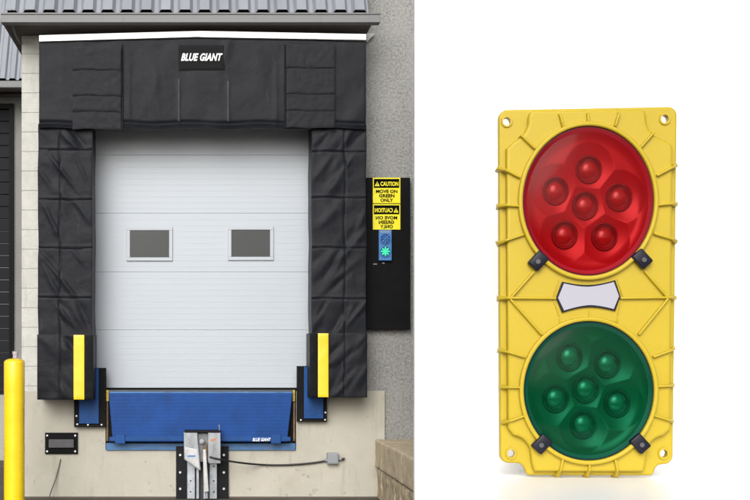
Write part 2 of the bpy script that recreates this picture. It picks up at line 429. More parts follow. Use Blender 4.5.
# ================================================================== OVERHEAD DOOR
dd = -.12
door = thing('overhead_door', 'pale grey sectional overhead door with two small dark windows inside the shelter', 'door', P(200, 388, dd))
secs = [108, 155, 213.3, 272, 330, 388]
for q, (a0, b0) in enumerate(zip(secs, secs[1:])):
    s_ = MB()
    pbox(s_, 86, a0+.18, 318, b0-.18, dd, .045, .003)
    # thin embossed ribs
    r = a0+5.5
    while r < b0-3:
        pbox(s_, 86.3, r, 317.7, r+.8, dd+.0016, .02, 0)
        r += 5.9
    s_.build('door_section', 'door', door)
bs = MB(); pbox(bs, 86.5, 109, 317.5, 387.6, dd-.006, .03); bs.build('seam_lightening_panel', 'door', door)  # panel added behind the sections to keep their seams from going dark
for (x0, y0, x1, y1) in ((126.5,226.8,172.5,260.8), (228.0,226.3,273.5,260.2)):
    fr = MB(); t = 3.4; d1 = dd+.022
    pbox(fr, x0, y0, x1, y0+t, d1, .022, .003); pbox(fr, x0, y1-t, x1, y1, d1, .022, .003)
    pbox(fr, x0, y0+t, x0+t, y1-t, d1-.001, .02, .003); pbox(fr, x1-t, y0+t, x1, y1-t, d1-.001, .02, .003)
    fo = fr.build('window', 'frame_wh', door)
    pn = MB(); pbox(pn, x0+t-.3, y0+t-.3, x1-t+.3, y1-t+.3, dd+.012, .008); pn.build('pane', 'window_dark', fo)
bs = MB(); pbox(bs, 86, 388.2, 318, 390.6, dd-.005, .05); bs.build('bottom_seal', 'rubber', door)

# ================================================================== DOCK SHELTER
sd = .42
sh = thing('dock_shelter', 'black vinyl dock shelter with pleated head curtain around the pale overhead door', 'dock shelter', P(200, 391, 0))
def gauss(x, s): return math.exp(-(x/s)**2)
def noise2(x, y, s): 
    from mathutils import noise
    return noise.noise(Vector((x/s, y/s, s)))
def mk_folds(rng, x0, x1, seams, slope):
    F_ = []
    for a, b in zip(seams, seams[1:]):
        for k in range(rng.randint(5, 7)):
            cx = rng.uniform(x0+3, x1-3); cy = rng.uniform(a+4, b-4)
            ang = R(rng.uniform(42, 68))*slope
            F_.append((cx, cy, math.cos(ang), math.sin(ang), rng.uniform(8,24), rng.uniform(2.0,5.2), rng.uniform(.007,.016)*rng.choice((1,1,1,-1)), a, b))
    return F_
def side_h(x0, x1, seams, folds, vx):
    def h(px, py):
        v = 0
        for (cx, cy, ux, uy, ln, wd, am, a, b) in folds:
            dx, dy = px-cx, py-cy
            t = dx*ux+dy*uy
            if abs(t) > ln*2.2: continue
            n = -dx*uy+dy*ux
            if abs(n) > wd*3: continue
            att = 1/(1+math.exp((a-py)/1.2)) * 1/(1+math.exp((py-b)/1.2))
            v += am*gauss(n, wd)*gauss(t, ln)*att
        for s_ in seams[1:-1]:
            v -= .007*gauss(py-s_-.5*math.sin(px/9.0), .8); v += .004*gauss(py-s_+2.2, 1.6)
        v -= .009*gauss(px-vx-.6*math.sin(py/13), .9)
        v += .007*noise2(px, py, 14) + .0015*noise2(px, py, 5)
        return max(-.03, min(.032, v))
    return h
rng = random.Random(11)
seamsL = [126, 150, 200, 248.5, 298, 335]; seamsR = [126, 152, 198, 248, 299, 335]
fl = mk_folds(rng, 38, 92, seamsL, 1); fr_ = mk_folds(rng, 312, 366, seamsR, -1)
wob = lambda px, py, u, v: ((.9*math.sin(py/17.0)+.5*math.sin(py/7.3))*(1 if u in (0.0, 1.0) else 0)*.3, 0)
cL = slab('side_curtain', 38, 124, 92.3, 338, sd, .40, side_h(38, 92, seamsL, fl, 60), 'vinyl', sh, 1.0, wob)
cR = slab('side_curtain', 311.5, 124, 366.3, 338, sd, .40, side_h(312, 366, seamsR, fr_, 345), 'vinyl', sh, 1.0, wob)
# lower protective flaps with yellow guide strips
fl2 = mk_folds(rng, 38, 92, [336, 366, 399], 1); fr2 = mk_folds(rng, 312, 366, [334, 366, 397], -1)
lL = slab('lower_flap', 37.2, 334.5, 93.2, 399.8, sd+.035, .44, side_h(37, 93, [334, 400], fl2, 60), 'vinyl', sh, 1.0)
lR = slab('lower_flap', 309.8, 333.2, 367.2, 397.6, sd+.035, .44, side_h(310, 367, [333, 398], fr2, 345), 'vinyl', sh, 1.0)
for (x0, x1, y0, y1, o_, dk) in ((73.6, 84.2, 335, 399.6, lL, (84.2, 93.0)), (318.0, 328.4, 333.4, 397.2, lR, (309.9, 318.0))):
    slab('guide_strip', x0, y0, x1, y1, sd+.078, .05, lambda px, py: .002*noise2(px,py,9), 'yellow_strip', o_, 1.5)
    slab('strip_backing', dk[0], y0, dk[1], y1, sd+.072, .05, lambda px, py: .004*noise2(px,py,7), 'vinyl_dark', o_, 1.5)
# head curtain
hd = sd+.05
rng2 = random.Random(5)
hf_f = [(rng2.uniform(42, 362), rng2.uniform(50, 120), math.cos(a_), math.sin(a_), rng2.uniform(16, 34), rng2.uniform(4, 8), rng2.uniform(.003, .007))
        for a_ in [R(rng2.choice((80, 90, 95, 100, 115))) for _ in range(16)]]
def head_h(px, py):
    v = 0
    for (cx, cy, ux, uy, ln, wd, am) in hf_f:
        dx, dy = px-cx, py-cy; t = dx*ux+dy*uy; n = -dx*uy+dy*ux
        if abs(n) < wd*3 and abs(t) < ln*2.5: v += am*gauss(n, wd)*gauss(t, ln)
    for sx in (178.5, 228): v += .005*gauss(px-sx, 1.6)*(1/(1+math.exp((78-py)/3)))
    for sx in (129, 276): v += .006*gauss(px-sx, 2.2)*(1/(1+math.exp((66-py)/6)))
    v += .010*gauss(py-124.5, 1.6) - .012*gauss(py-122, .9)
    v += .008*noise2(px, py, 22) + .0015*noise2(px, py, 6)
    return v
def top_edge(px): return 41.5 - 3.2*(1-abs(px-200)/165.0)
headedge = lambda px, py, u, v: (0, (top_edge(px)-41)*(1-v) + .8*v*math.sin(px/11.0))
hc = slab('head_curtain', 39, 41, 366, 128.2, hd, .10, head_h, 'vinyl', sh, 1.2, headedge)
# pleated corner flaps: overlapping leaves
for (x0, x1, ys, tone) in ((72.3, 121.3, (46, 69.5, 95.3, 111.3, 129.0), 1), (286.2, 335.2, (44, 67.5, 93.6, 110.3, 127.6), 1)):
    for k in range(4):
        nx_, a0, b0 = k, ys[k]-(0 if k == 0 else 3), ys[k+1]
        dpt = hd + .020 + .011*(4-k)
        slab('pleat', x0+.3*rng2.random(), a0, x1-.3*rng2.random(), b0, dpt, .03,
             (lambda k: lambda px, py: .003*noise2(px+40*k, py, 12)+.0035*noise2(px, py+30*k, 5))(k), 'vinyl2', hc, 1.3,
             lambda px, py, u, v: (0, (.3*math.sin(px/8.0)+.15*math.sin(px/3.7))*(1 if v == 1.0 else 0)))
# dark vertical slots at the centre panel's edges
for xx in (121.6, 284.3):
    q = MB(); pbox(q, xx, 44, xx+1.6, 128, hd+.02, .02); q.build('slot', 'vinyl_dark', hc)
# brand panel
bp_ = slab('brand_panel', 178.5, 45, 225, 70, hd+.010, .012, lambda px, py: .0015*noise2(px,py,8), 'vinyl_dark', hc, 1.5)
put_text('lettering', 'BLUE GIANT', 181.0, 53.2, 222.6, 60.9, hd+.022, 'white_txt', hc, bold=.035, shear=.34, ext=.003, space=1.06)
# side faces / frame behind the curtains
for x0, x1 in ((92.5,94.6),(309.8,312)):
    q = MB(); pbox(q, x0, 112, x1, 392, .05, .05); q.build('inner_frame', 'vinyl_dark', sh)
q = MB(); pbox(q, 40, 44, 365.5, 118.5, .368, .36); q.build('header_frame', 'vinyl_dark', sh)
for sx, ya, yb, w_ in ((177.9, 79, 121, 1.8), (227.2, 81, 121, 1.9)):
    slab('stay', sx, ya, sx+w_, yb, hd+.013, .02, lambda px, py: .002*noise2(px, py, 5), 'stay', hc, .8)
# white drip strip on top (two runs meeting in a low peak)
q = MB(); dS = hd+.03
for (xa, ya, xb, yb) in ((39.2, 37.8, 200, 33.4), (200, 33.4, 366.2, 36.6)):
    n_ = 1
    pts = [(PX(xa,dS), PZ(ya-2.6,dS)), (PX(xb,dS), PZ(yb-2.6,dS)), (PX(xb,dS), PZ(yb+3.1,dS)), (PX(xa,dS), PZ(ya+3.4,dS))]
    q.prism(pts, -dS, -dS+.50)
q.build('drip_strip', 'white_strip', sh)
for (x0, x1, y0, y1) in ((39.0, 31.5, 36, 50), (366.6, 375, 33.5, 42.5)):
    q = MB(); q.prism([(PX(x0,.04), PZ(y0,.04)), (PX(x1,.04), PZ(y0,.04)), (PX(x0,.04), PZ(y1,.04))], -.06, -.035)
    q.build('gusset', 'pier', sh)

# ================================================================== DOCK LEVELER
lv = thing('dock_leveler', 'blue steel dock leveler with hanging tread-plate lip below the overhead door', 'dock leveler', P(200, 450, .05))
q = MB(); pbox(q, 105.5, 389.5, 296.0, 449.8, .048, .05); q.build('back_frame', 'rubber', lv)
q = MB()
lipd = .20
q.prism([(PX(109,lipd), PZ(393.2,lipd)), (PX(292.2,lipd), PZ(393.2,lipd)), (PX(291.5,lipd), PZ(402,lipd)), (PX(287.0,lipd), PZ(441.8,lipd)), (PX(112.8,lipd), PZ(441.8,lipd)), (PX(109.3,lipd), PZ(402,lipd))], -lipd, -lipd+.03, .004)
q.build('lip_plate', 'tread', lv)
q = MB(); q.cyl(P(109.5,392.8,lipd-.02), P(292,392.8,lipd-.02), .013); q.build('hinge_rod', 'blue_dk', lv, True)
q = MB(); pbox(q, 109, 390.4, 292.5, 392.2, lipd-.02, .12); q.build('deck_edge', 'dark_grey', lv)
q = MB(); pbox(q, 109.2, 437.0, 290.5, 441.2, lipd+.008, .03, .003)
q.build('lip_edge', 'blue', lv)
for x0 in (115, 271):
    q = MB(); pbox(q, x0, 434.8, x0+10, 443.6, lipd+.024, .03, .004); q.build('lip_lug', 'blue', lv)
q = MB(); pbox(q, 106, 443.4, 295.5, 450.4, .07, .06, .004); q.build('toe_plate', 'blue_dk', lv)
for x0, x1 in ((106.2,108.8), (292.6,295.0)):
    q = MB(); pbox(q, x0, 390.2, x1, 401.5, .10, .04, .003); q.build('hinge_lug', mat('dusty_yellow', (.45,.32,.05), .6, var=.3, vscale=30), lv)
put_text('lettering', 'BLUE GIANT', 252.6, 437.9, 270.8, 441.3, lipd+.010, 'white_txt', lv, bold=.02, shear=.3, ext=.003, space=1.08)
for x0 in (106.3, 293.2):
    q = MB(); pbox(q, x0, 402, x0+1.8, 441, .075, .025); q.build('side_guard', 'brown', lv)

# ================================================================== BUMPERS
def bumper(label, x0, y0, x1, y1, bl, br, extra):
    b = thing('dock_bumper', label, 'dock bumper', P((x0+x1)/2, y1, 0), 'dock bumpers beside the leveler')
    q = MB(); pbox(q, x0, y0, x1, y1, .13, .088, .004); q.build('rubber_pad', 'rubber', b)
    q = MB(); pbox(q, bl, y0+.7, br, y1-3.2, .15, .04, .004); q.build('steel_face', 'blue', b)
    for (bx, by) in extra:
        q = MB(); c = P(bx, by, .13); q.cyl(c, c+Vector((0,-.012,0)), .010, .010, 6); q.build('bolt', 'bolt', b)
bumper('blue-faced rubber dock bumper left of the leveler', 74, 368, 105.8, 427, 79, 98.8, ((76.5,416),(77.3,424.3),(88,424.9),(101.6,424.8)))
bumper('blue-faced rubber dock bumper right of the leveler', 297.2, 366.2, 327, 421.8, 304, 323.4, ((325.3,412.5),(300.8,420),(325,419.8)))

# ================================================================== VEHICLE RESTRAINT
vr = thing('vehicle_restraint', 'silver hook-type vehicle restraint bolted below the centre of the leveler', 'vehicle restraint', P(202, 498, .05))
for x0, x1, bx in ((176,186.6,180.2), (217.4,228.6,223.8)):
    q = MB(); pbox(q, x0, 446.3, x1, 499.5, .085, .043, .003); so = q.build('side_plate', 'black', vr)
    for by in (455, 472.4, 488.8):
        q = MB(); c = P(bx, by, .085); q.cyl(c, c+Vector((0,-.022,0)), .014, .013, 8); q.build('bolt', 'bolt', so)
q = MB(); pbox(q, 186.8, 452, 217.2, 499, .075, .03); q.build('back_plate', 'dark_grey', vr)
q = MB(); pbox(q, 187.2, 462, 195.0, 499, .15, .07, .004); pbox(q, 209.6, 458, 217.0, 499, .15, .07, .004)
pbox(q, 196.4, 462, 199.0, 499, .20, .12, .003); pbox(q, 203.5, 462, 206.0, 499, .20, .12, .003)
q.build('guide_rail', 'steel', vr)
for bx, by in ((190.6,481), (190.6,491.8), (213.8,466.5), (213.8,481), (213.8,492)):
    q = MB(); c = P(bx,by,.15); q.cyl(c, c+Vector((0,-.004,0)), .009, .009, 10); q.build('bolt_hole', 'black', vr)
hs = MB(); d2 = .36
hs.prism([(PX(x,d2), PZ(y,d2)) for x, y in ((183.6,432.5),(197,432.5),(200.8,470.2),(198.5,470.2),(184,459.5))], -d2, -d2+.30, .004)
hs.prism([(PX(x,d2), PZ(y,d2)) for x, y in ((208,432.6),(220.6,432.6),(220.6,463.6),(208.4,463.6))], -d2, -d2+.28, .004)
ho = hs.build('housing', 'steel_lt', vr)
hs = MB(); hs.prism([(PX(x,d2), PZ(y,d2)) for x, y in ((184.6,447),(197.4,449.5),(199.8,468.8),(198.8,468.8),(185,458.8))], -d2-.006, -d2+.02, .003); hs.build('hook_cover', 'arm_white', vr)
q = MB(); pbox(q, 184.5, 430.6, 220.4, 432.6, d2+.01, .30); q.build('top_lid', 'black', vr)
q = MB(); pbox(q, 197.0, 433.5, 208.2, 462, d2-.07, .20, .003); q.build('recess', 'steel_dk', vr)
q = MB(); c = P(201.8,441.0,d2-.05); q.cyl(c, c+Vector((0,-.06,0)), .028, .026, 20); q.cyl(c+Vector((0,-.06,0)), c+Vector((0,-.08,0)), .016, .014, 6); q.build('pivot', 'steel_br', vr, True)
q = MB(); q.prism([(PX(x,d2), PZ(y,d2)) for x, y in ((204.6,443),(206.3,443),(207.8,459),(206.3,459))], -d2-.02, -d2+.05); q.prism([(PX(x,d2), PZ(y,d2)) for x, y in ((202.5,448),(205.6,448),(205.6,459.5),(203.5,459.5))], -d2-.022, -d2+.05, .002); q.build('arm_clevis', 'brown', vr)
q = MB(); q.prism([(PX(x,d2), PZ(y,d2)) for x, y in ((202.8,449.5),(206.0,449.5),(208.8,491),(203.8,492.3))], -d2-.055, -d2+.0, .006); q.build('hook_arm', 'arm_white', vr)
q = MB(); q.cyl(P(206.5,490,d2), P(207,498.5,d2), .016, n=10); q.build('arm_foot', 'steel', vr, True)
q = MB(); q.prism([(PX(x,d2), PZ(y,d2)) for x, y in ((210.4,439.6),(216.2,438.2),(216.2,440.4),(210.4,441.8))], -d2-.003, -d2+.002); q.build('warning_sticker', 'orange', vr)
q = MB(); pbox(q, 187.5, 455.4, 195.5, 457.0, d2+.009, .004); q.build('blue_decal', 'blue_pl', vr)
q = MB(); q.cyl(P(219.2,424.5,d2-.04), P(219.4,433,d2-.04), .006, n=8); q.build('wire_stub', 'steel_br', vr, True)
for x0 in (196.3, 208.2):
    q = MB(); pbox(q, x0, 433, x0+.9, 462, d2+.004, .02); q.build('edge_fold', 'steel_br', vr)

# cable and junction box
pts = []
for i in range(25):
    t = i/24; px = 209.5 + (326-209.5)*t
    py = 457 + 7.2*math.sin(math.pi*min(1,t*.98))**.8*.9 + 3.2*t - .0
    u_ = min(1, max(0, (t-.10)/.35)); dpt = .40*(1-u_) + .065*u_
    pts.append(P(px, py, dpt))
q = MB(); q.tube(pts, .0105, 8); tag(q.build('power_cable', 'cable', None, True), 'black cable sagging across the cream wall from the restraint to the grey box', 'cable')
jb_ = thing('junction_box', 'small grey junction box on the cream wall at the cable end', 'junction box', P(333, 465, .04))
q = MB(); pbox(q, 327.3, 453.2, 338.6, 464.4, .12, .078, .008); q.build('box', 'grey_pl', jb_)
q = MB(); pbox(q, 328.3, 454.2, 337.6, 463.4, .126, .01, .004); q.build('lid', 'grey_pl', jb_)
for p_, q_ in ((P(338.6,459,.08), P(341.4,459,.08)), (P(324.6,460.2,.08), P(327.4,460.2,.08))):
    q = MB(); q.cyl(p_, q_, .017, n=10); q.build('cable_gland', 'grey_pl', jb_, True)
q = MB(); q.tube([P(341.2,459,.08), P(342.8,459.4,.08), P(344.6,458.2,.08)], .012); q.build('cable_stub', 'cable', jb_, True)

# ================================================================== LEFT WALL BOX + WIRE
wb = thing('wall_unit', 'black rectangular wall unit with four pale bolts on the cream wall beside the yellow bollard', 'wall unit', P(61, 454, .04))
q = MB(); pbox(q, 45, 432.8, 77.8, 454.2, .062, .02, .003); q.build('mounting_plate', 'board', wb)
q = MB(); pbox(q, 48.6, 439.6, 73.8, 448.0, .105, .06, .006); q.build('bumper_bar', 'dark_grey', wb)
for bx, by in ((47.2,435.6),(75.2,435.6),(47.2,451.4),(75.2,451.4)):
    q = MB(); c = P(bx,by,.062); q.cyl(c, c+Vector((0,-.012,0)), .011, .010, 10); q.build('bolt', 'white_txt', wb)
q = MB(); q.tube([P(60.6,459.2,.046), P(59.8,463,.05), P(57.6,472,.06), P(55.4,480,.08), P(51.6,490,.10), P(49.4,497,.12)], .0065, 8)
tag(q.build('loose_wire', 'wire', None, True), 'thin grey wire hanging out of the cream wall beneath the black wall unit', 'wire')

# ================================================================== BOLLARD + PIPE
BD = 1.6
bo = thing('bollard', 'yellow steel bollard with rounded top standing at the far left of the dock', 'bollard', (PX(14.3,BD), -BD, 0))
r_ = 10.3*S(BD); q = MB(); prof = [(r_*math.cos(a), r_*.42*math.sin(a)) for a in [R(x) for x in range(0, 91, 9)]]
zt = PZ(358.2, BD) - r_*.42
rings = [(r_, -.05)] + [(r_+.0008*math.sin(i), zt*i/8) for i in range(1, 8)] + [(max(a,1e-3), zt+b) for a, b in prof]
n = 48; RR = []
for rr, z in rings: RR.append([q.bm.verts.new((PX(14.3,BD)+rr*math.cos(2*math.pi*k/n), -BD+rr*math.sin(2*math.pi*k/n), z)) for k in range(n)])
for A, B in zip(RR, RR[1:]):
    for k in range(n): q.bm.faces.new((A[k], A[(k+1)%n], B[(k+1)%n], B[k]))
q.bm.faces.new(RR[-1]); q.build('post', 'bollard', bo, True)
q = MB(); c = P(14.3,358,BD); c.z = .012
q.cyl((c.x,c.y,0), (c.x,c.y,.014), r_+.035, r_+.03, 40); q.build('grout_collar', mat('grout', (.16,.15,.13), .9, var=.2), bo, True)
q = MB(); q.cyl((PX(15.4,.9),-.9,0), (PX(15.4,.9),-.9,PZ(352.2,.9)), 2.6*S(.9), n=20); q.cyl((PX(15.4,.9),-.9,PZ(354.5,.9)), (PX(15.4,.9),-.9,PZ(351.4,.9)), 3.0*S(.9), n=20)
tag(q.build('capped_pipe', mat('pinkish_pipe', (.38,.33,.34), .5), None, True), 'pale capped pipe poking up just behind the yellow bollard', 'pipe')

# ================================================================== BOARD, SIGNS, STATUS LIGHT
bdp = .10
bd = thing('sign_board', 'tall black backing board on the stucco wall right of the shelter', 'board', P(389, 330, 0))
q = MB(); pbox(q, 366.5, 177.6, 410.2, 329.6, bdp, .095, .004); q.build('board_panel', 'board', bd)
for x0, x1, yy in ((373.2,377,263.6),(382,384.6,262.6)):
    q = MB(); pbox(q, x0, yy, x1, yy+1.0, bdp+.003, .004); q.build('scuff_mark', 'grey_pl', bd)
def tri(mb, cx, cy, w, h, d, th):
    mb.prism([(PX(cx-w/2,d), PZ(cy+h/2,d)), (PX(cx+w/2,d), PZ(cy+h/2,d)), (PX(cx,d), PZ(cy-h/2,d))], -d, -d+th)
def sign(label, y0, mirror):
    y1 = y0+25.6
    s_ = thing('caution_sign', label, 'sign', P(387, y1, bdp))
    d3 = bdp+.012
    q = MB(); pbox(q, 372.8, y0, 400.4, y1, d3, .010, .002); q.build('sign_plate', 'yellow_sign', s_)
    q = MB(); pbox(q, 373.9, y0+1.3, 399.3, y0+10.2, d3+.003, .002); q.build('header_band', 'sign_black', s_)
    mx = lambda x: (773.2-x) if mirror else x
    def T(b, xa, xb, ya, yb, m):
        xa, xb = sorted((mx(xa), mx(xb)))
        put_text('lettering', b, xa, y0+ya, xb, y0+yb, d3+.004, m, s_, bold=.03, ext=.002, mirror=mirror)
    T('CAUTION', 380.4, 398.4, 4.0, 8.4, 'yellow_sign')
    q = MB(); tri(q, mx(377.2), y0+6.1, 5.0, 4.8, d3+.005, .002); wt = q.build('warning_triangle', 'yellow_sign', s_)
    q = MB(); pbox(q, mx(377.2)-.35, y0+5.0, mx(377.2)+.35, y0+6.7, d3+.007, .002); pbox(q, mx(377.2)-.35, y0+7.1, mx(377.2)+.35, y0+7.8, d3+.007, .002); q.build('exclamation_mark', 'sign_black', wt)
    T('MOVE ON', 376.0, 397.4, 12.0, 15.4, 'sign_black')
    T('GREEN', 379.0, 394.4, 16.4, 19.8, 'sign_black')
    T('ONLY', 380.4, 393.0, 20.8, 24.2, 'sign_black')
sign('yellow and black caution sign reading normally, upper of the two on the black board', 177.6, False)
sign('yellow and black caution sign in mirror writing, lower of the two on the black board', 204.0, True)
sl = thing('status_light', 'small blue two-lamp dock light with glowing green lower lamp under the caution signs', 'signal light', P(385.6, 261, bdp))
q = MB(); pbox(q, 378.9, 229.8, 391.8, 260.6, bdp+.05, .048, .006); q.build('body', 'blue_pl', sl)
def ring_mesh(cx, cy, ro, ri, d, th, m, name, parent):
    me = curve_mesh([[(ro*math.cos(2*math.pi*k/32), ro*math.sin(2*math.pi*k/32)) for k in range(32)], [(ri*math.cos(2*math.pi*k/32), ri*math.sin(2*math.pi*k/32)) for k in range(32)]], th/2)
    me.transform(Matrix.Translation(P(cx, cy, d)))
    return link(name, me, m, parent)
px_ = S(bdp)
for cy, lit in ((238.8, False), (251.4, True)):
    q = MB(); c = P(385.4, cy, bdp+.05); q.cyl(c, c+Vector((0,-.012,0)), 5.1*px_, 4.9*px_, 28)
    ln = q.build('lamp', 'blue_lens', sl, False)
    ring_mesh(385.4, cy, 5.5*px_, 4.9*px_, bdp+.060, .012, 'blue_pl', 'lamp_ring', ln)
    q = MB()
    for k in range(8):
        a = math.pi*k/4; r0, r1 = (1.5, 4.2)
        c0 = P(385.4+r0*math.cos(a), cy+r0*math.sin(a), bdp+.064); c1 = P(385.4+r1*math.cos(a), cy+r1*math.sin(a), bdp+.064)
        q.cyl(c0, c1, .55*px_, .75*px_, 8)
    c = P(385.4, cy, bdp+.066); q.sphere(c, 1.1*px_, 1, .4, 1)
    q.build('led_cluster', 'glow' if lit else 'blue_pl', ln)
q = MB(); pbox(q, 380.4, 231.0, 390.4, 232.6, bdp+.053, .004); q.build('maker_plate', 'grey_pl', sl)

# ================================================================== BLOCK WALL (right)
rw = thing('stone_block_wall', 'low wall of tan split-face blocks with paler cap stones at the right of the dock', 'block wall', P(400, 497, 1))
def rough_box(x0, x1, y0, y1, z0, z1, amp, name, m, seed, div=.035, taper=0):
    bm = bmesh.new()
    from mathutils import noise
    bmesh.ops.create_cube(bm, size=1)
    for v in bm.verts: v.co = Vector((x0+(v.co.x+.5)*(x1-x0), y0+(v.co.y+.5)*(y1-y0), z0+(v.co.z+.5)*(z1-z0)))
    bmesh.ops.bevel(bm, geom=bm.edges[:], offset=.022, segments=3, profile=.5, affect='EDGES')
    for _ in range(8):
        lg = [e for e in bm.edges if e.calc_length() > div*1.6]
        if not lg: break
        bmesh.ops.subdivide_edges(bm, edges=lg, cuts=1, use_grid_fill=True)
        if len(bm.verts) > 9000: break
    cx, cy_, cz_ = (x0+x1)/2, (y0+y1)/2, (z0+z1)/2
    for v in bm.verts:
        n = Vector(((v.co.x-cx)/(x1-x0), (v.co.y-cy_)/(y1-y0), (v.co.z-cz_)/(z1-z0)))
        ax = max(range(3), key=lambda i: abs(n[i])); dv = Vector((0,0,0)); dv[ax] = 1 if n[ax] > 0 else -1
        h = noise.fractal(v.co*9+Vector((seed,0,0)), .7, 2.0, 4)
        if name == 'split_block': h += .9*noise.noise(Vector((v.co.x*5+seed, v.co.y*26, v.co.z*3)))
        v.co += dv*amp*h
    me = bpy.data.meshes.new(name); bmesh.ops.recalc_face_normals(bm, faces=bm.faces); bm.to_mesh(me); bm.free()
    return link(name, me, m, rw, True)
bx0 = PX(374.5); zc1, zc0 = PZ(439.0), PZ(466.5)
ylist = [(-.05, -.54), (-.546, -1.88), (-1.886, -2.80)]
for i, (a_, b_) in enumerate(ylist):
    rough_box(bx0, bx0+.62, b_, a_, zc0, zc1, .008, 'cap_stone', 'stone_cap', i*7.3, .04)
for r_i, (za, zb_) in enumerate(((.004, zc0-.018),)):
    off = .0
    for i, (a_, b_) in enumerate([(-.05,-.42), (-.438,-.84), (-.858,-1.27), (-1.288,-1.7), (-1.718,-2.13), (-2.148,-2.78)]):
        rough_box(bx0+.022, bx0+.60, b_, a_, za, zb_, .017, 'split_block', 'stone', 31+i*5.1, .03)

# ================================================================== WHITE STUDIO BAY
BK = 3.0
xb0 = PX(414.6, BK); xb1 = 6.6; FZ = CZ - (476.6-VY)*S(4.0); BF = 5.85
by_ = thing('studio_backdrop', 'tall white seamless studio backdrop and floor beside the dock, behind the big signal', 'backdrop', (xb0+2, -4.3, 0))
q = MB()
prof = [(-BF, FZ)] ; rad = .55
for k in range(0, 13):
    a = math.pi/2*k/12; prof.append((-BK-rad+rad*math.sin(a), FZ+rad-rad*math.cos(a)))
prof += [(-BK, 5.5)]
outer = [(-BK+.06, 5.5), (-BK+.06, 0), (-BF, 0)]
loop = prof + outer
def xleft(y): return xb0 + (min(0, y+BK)*-1)*(PX(414.6,BF)-xb0)/(BF-BK)     # floor flares a little toward the front
va = [q.bm.verts.new((xleft(y), y, z)) for y, z in loop]; vb = [q.bm.verts.new((xb1, y, z)) for y, z in loop]
n = len(loop)
for k in range(n): q.bm.faces.new((va[k], va[(k+1)%n], vb[(k+1)%n], vb[k]))
q.bm.faces.new(va); q.bm.faces.new(vb[::-1])
cyc = q.build('sweep', 'studio_floor', by_, True)

# ================================================================== BIG TWO-LAMP SIGNAL
K = S(4.0)*.993
sg = thing('dock_signal', 'large yellow traffic signal housing with red lens above green lens on white studio floor', 'signal light', (PX(584.6, 4.0), -4.0, FZ))
sg.rotation_euler = (0, 0, R(-4))
LOCAL[0] = True
XK = K*.985
def lx(px): return (px-589)*XK
def lz(py): return (477.4-py)*K
def L2(px, py): return (lx(px), lz(py))
def arc(cx, cy, r, a0, a1, n=8, ry=None):
    ry = r if ry is None else ry
    return [(cx+r*math.cos(R(a0+(a1-a0)*i/n)), cy-ry*math.sin(R(a0+(a1-a0)*i/n))) for i in range(n+1)]
def conv(pts): return [L2(*p) for p in pts]
def ell(cx, cy, rx, ry, n=96): return [(cx+rx*math.cos(2*math.pi*k/n), cy+ry*math.sin(2*math.pi*k/n)) for k in range(n)]
RC, GC = (587.2, 202.3, 64.2, 73.6), (587.6, 390.4, 63.6, 68.4)
parts = []
def layer(loops, yf, yb, bev):
    me = curve_mesh([conv(l) for l in loops], (yb-yf)/2, bev)
    me.transform(Matrix.Translation((0, (yf+yb)/2, 0))); parts.append(me)
flange = arc(509.5,117.5,8.8,180,90) + arc(669.4,116.6,8.8,90,0) + arc(665.6,455,8.6,0,-80) + [(660,464.4),(657.2,467)] + arc(651,470,5,0,-90,5) + arc(532.5,470.6,5,-90,-180,5) + [(526,467),(521.5,463.6)] + arc(511,454.6,8.8,-100,-180)
holes = [ell(508.6,120.8,3.6,4.0,24), ell(665.8,120.2,3.6,4.0,24), ell(513.0,453.8,3.8,3.8,24), ell(664.6,453.0,3.8,3.8,24)]
e1 = lambda c, e: ell(c[0], c[1], c[2]+e, c[3]+e)
layer([flange]+holes+[e1(RC,-1), e1(GC,-1)], -.085, 0.0, .018)
cr = 21
body = arc(508,119,cr,0,-72,8)[::-1]
body = [(507.2,149)] + [(512,144.5)] + arc(507,121,22,-66,4,8) + [(530.5,113.5),(533,111.6)] + [(641,111.2),(644.5,113)] + arc(667.5,120.5,22,176,246,8) + [(667,144),(671.4,148)] + [(669.4,428)] + [(664,433)] + arc(665,453.5,19,95,176,6) + [(645,462),(643,470.6)] + [(535,471)] + [(532.6,463)] + arc(512.5,454,19,4,85,6) + [(508.6,428)]
layer([body, e1(RC,-.5), e1(GC,-.5)], -.150, -.070, .022)
# cast rims around both lenses
for c in (RC, GC):
    layer([e1(c,5.0), e1(c,.6)], -.196, -.06, .014)
H = MB()
for me in parts: H.bm.from_mesh(me); bpy.data.meshes.remove(me)
def rib(ax, ay, bx, by, w=3.3, y0=-.172, y1=-.05, ya=None):
    ya = y0 if ya is None else ya
    a = Vector((lx(ax), 0, lz(ay))); b = Vector((lx(bx), 0, lz(by))); dr = (b-a).normalized(); nr = Vector((-dr.z,0,dr.x))
    t = bmesh.new(); V = []
    for p, yy, hw in ((a, ya, w*K*(.72 if ya != y0 else .5)), (b, y0, w*K*.5)):
        V.append([t.verts.new(p+nr*hw*1.25+Vector((0,y1,0))), t.verts.new(p+nr*hw*.62+Vector((0,yy,0))), t.verts.new(p-nr*hw*.62+Vector((0,yy,0))), t.verts.new(p-nr*hw*1.25+Vector((0,y1,0)))])
    for k in range(4): t.faces.new((V[0][k], V[0][(k+1)%4], V[1][(k+1)%4], V[1][k]))
    t.faces.new(V[0]); t.faces.new(V[1][::-1]); bmesh.ops.recalc_face_normals(t, faces=t.faces)
    bmesh.ops.bevel(t, geom=t.edges[:], offset=.0075, segments=3, profile=.5, affect='EDGES')
    H.add(t)
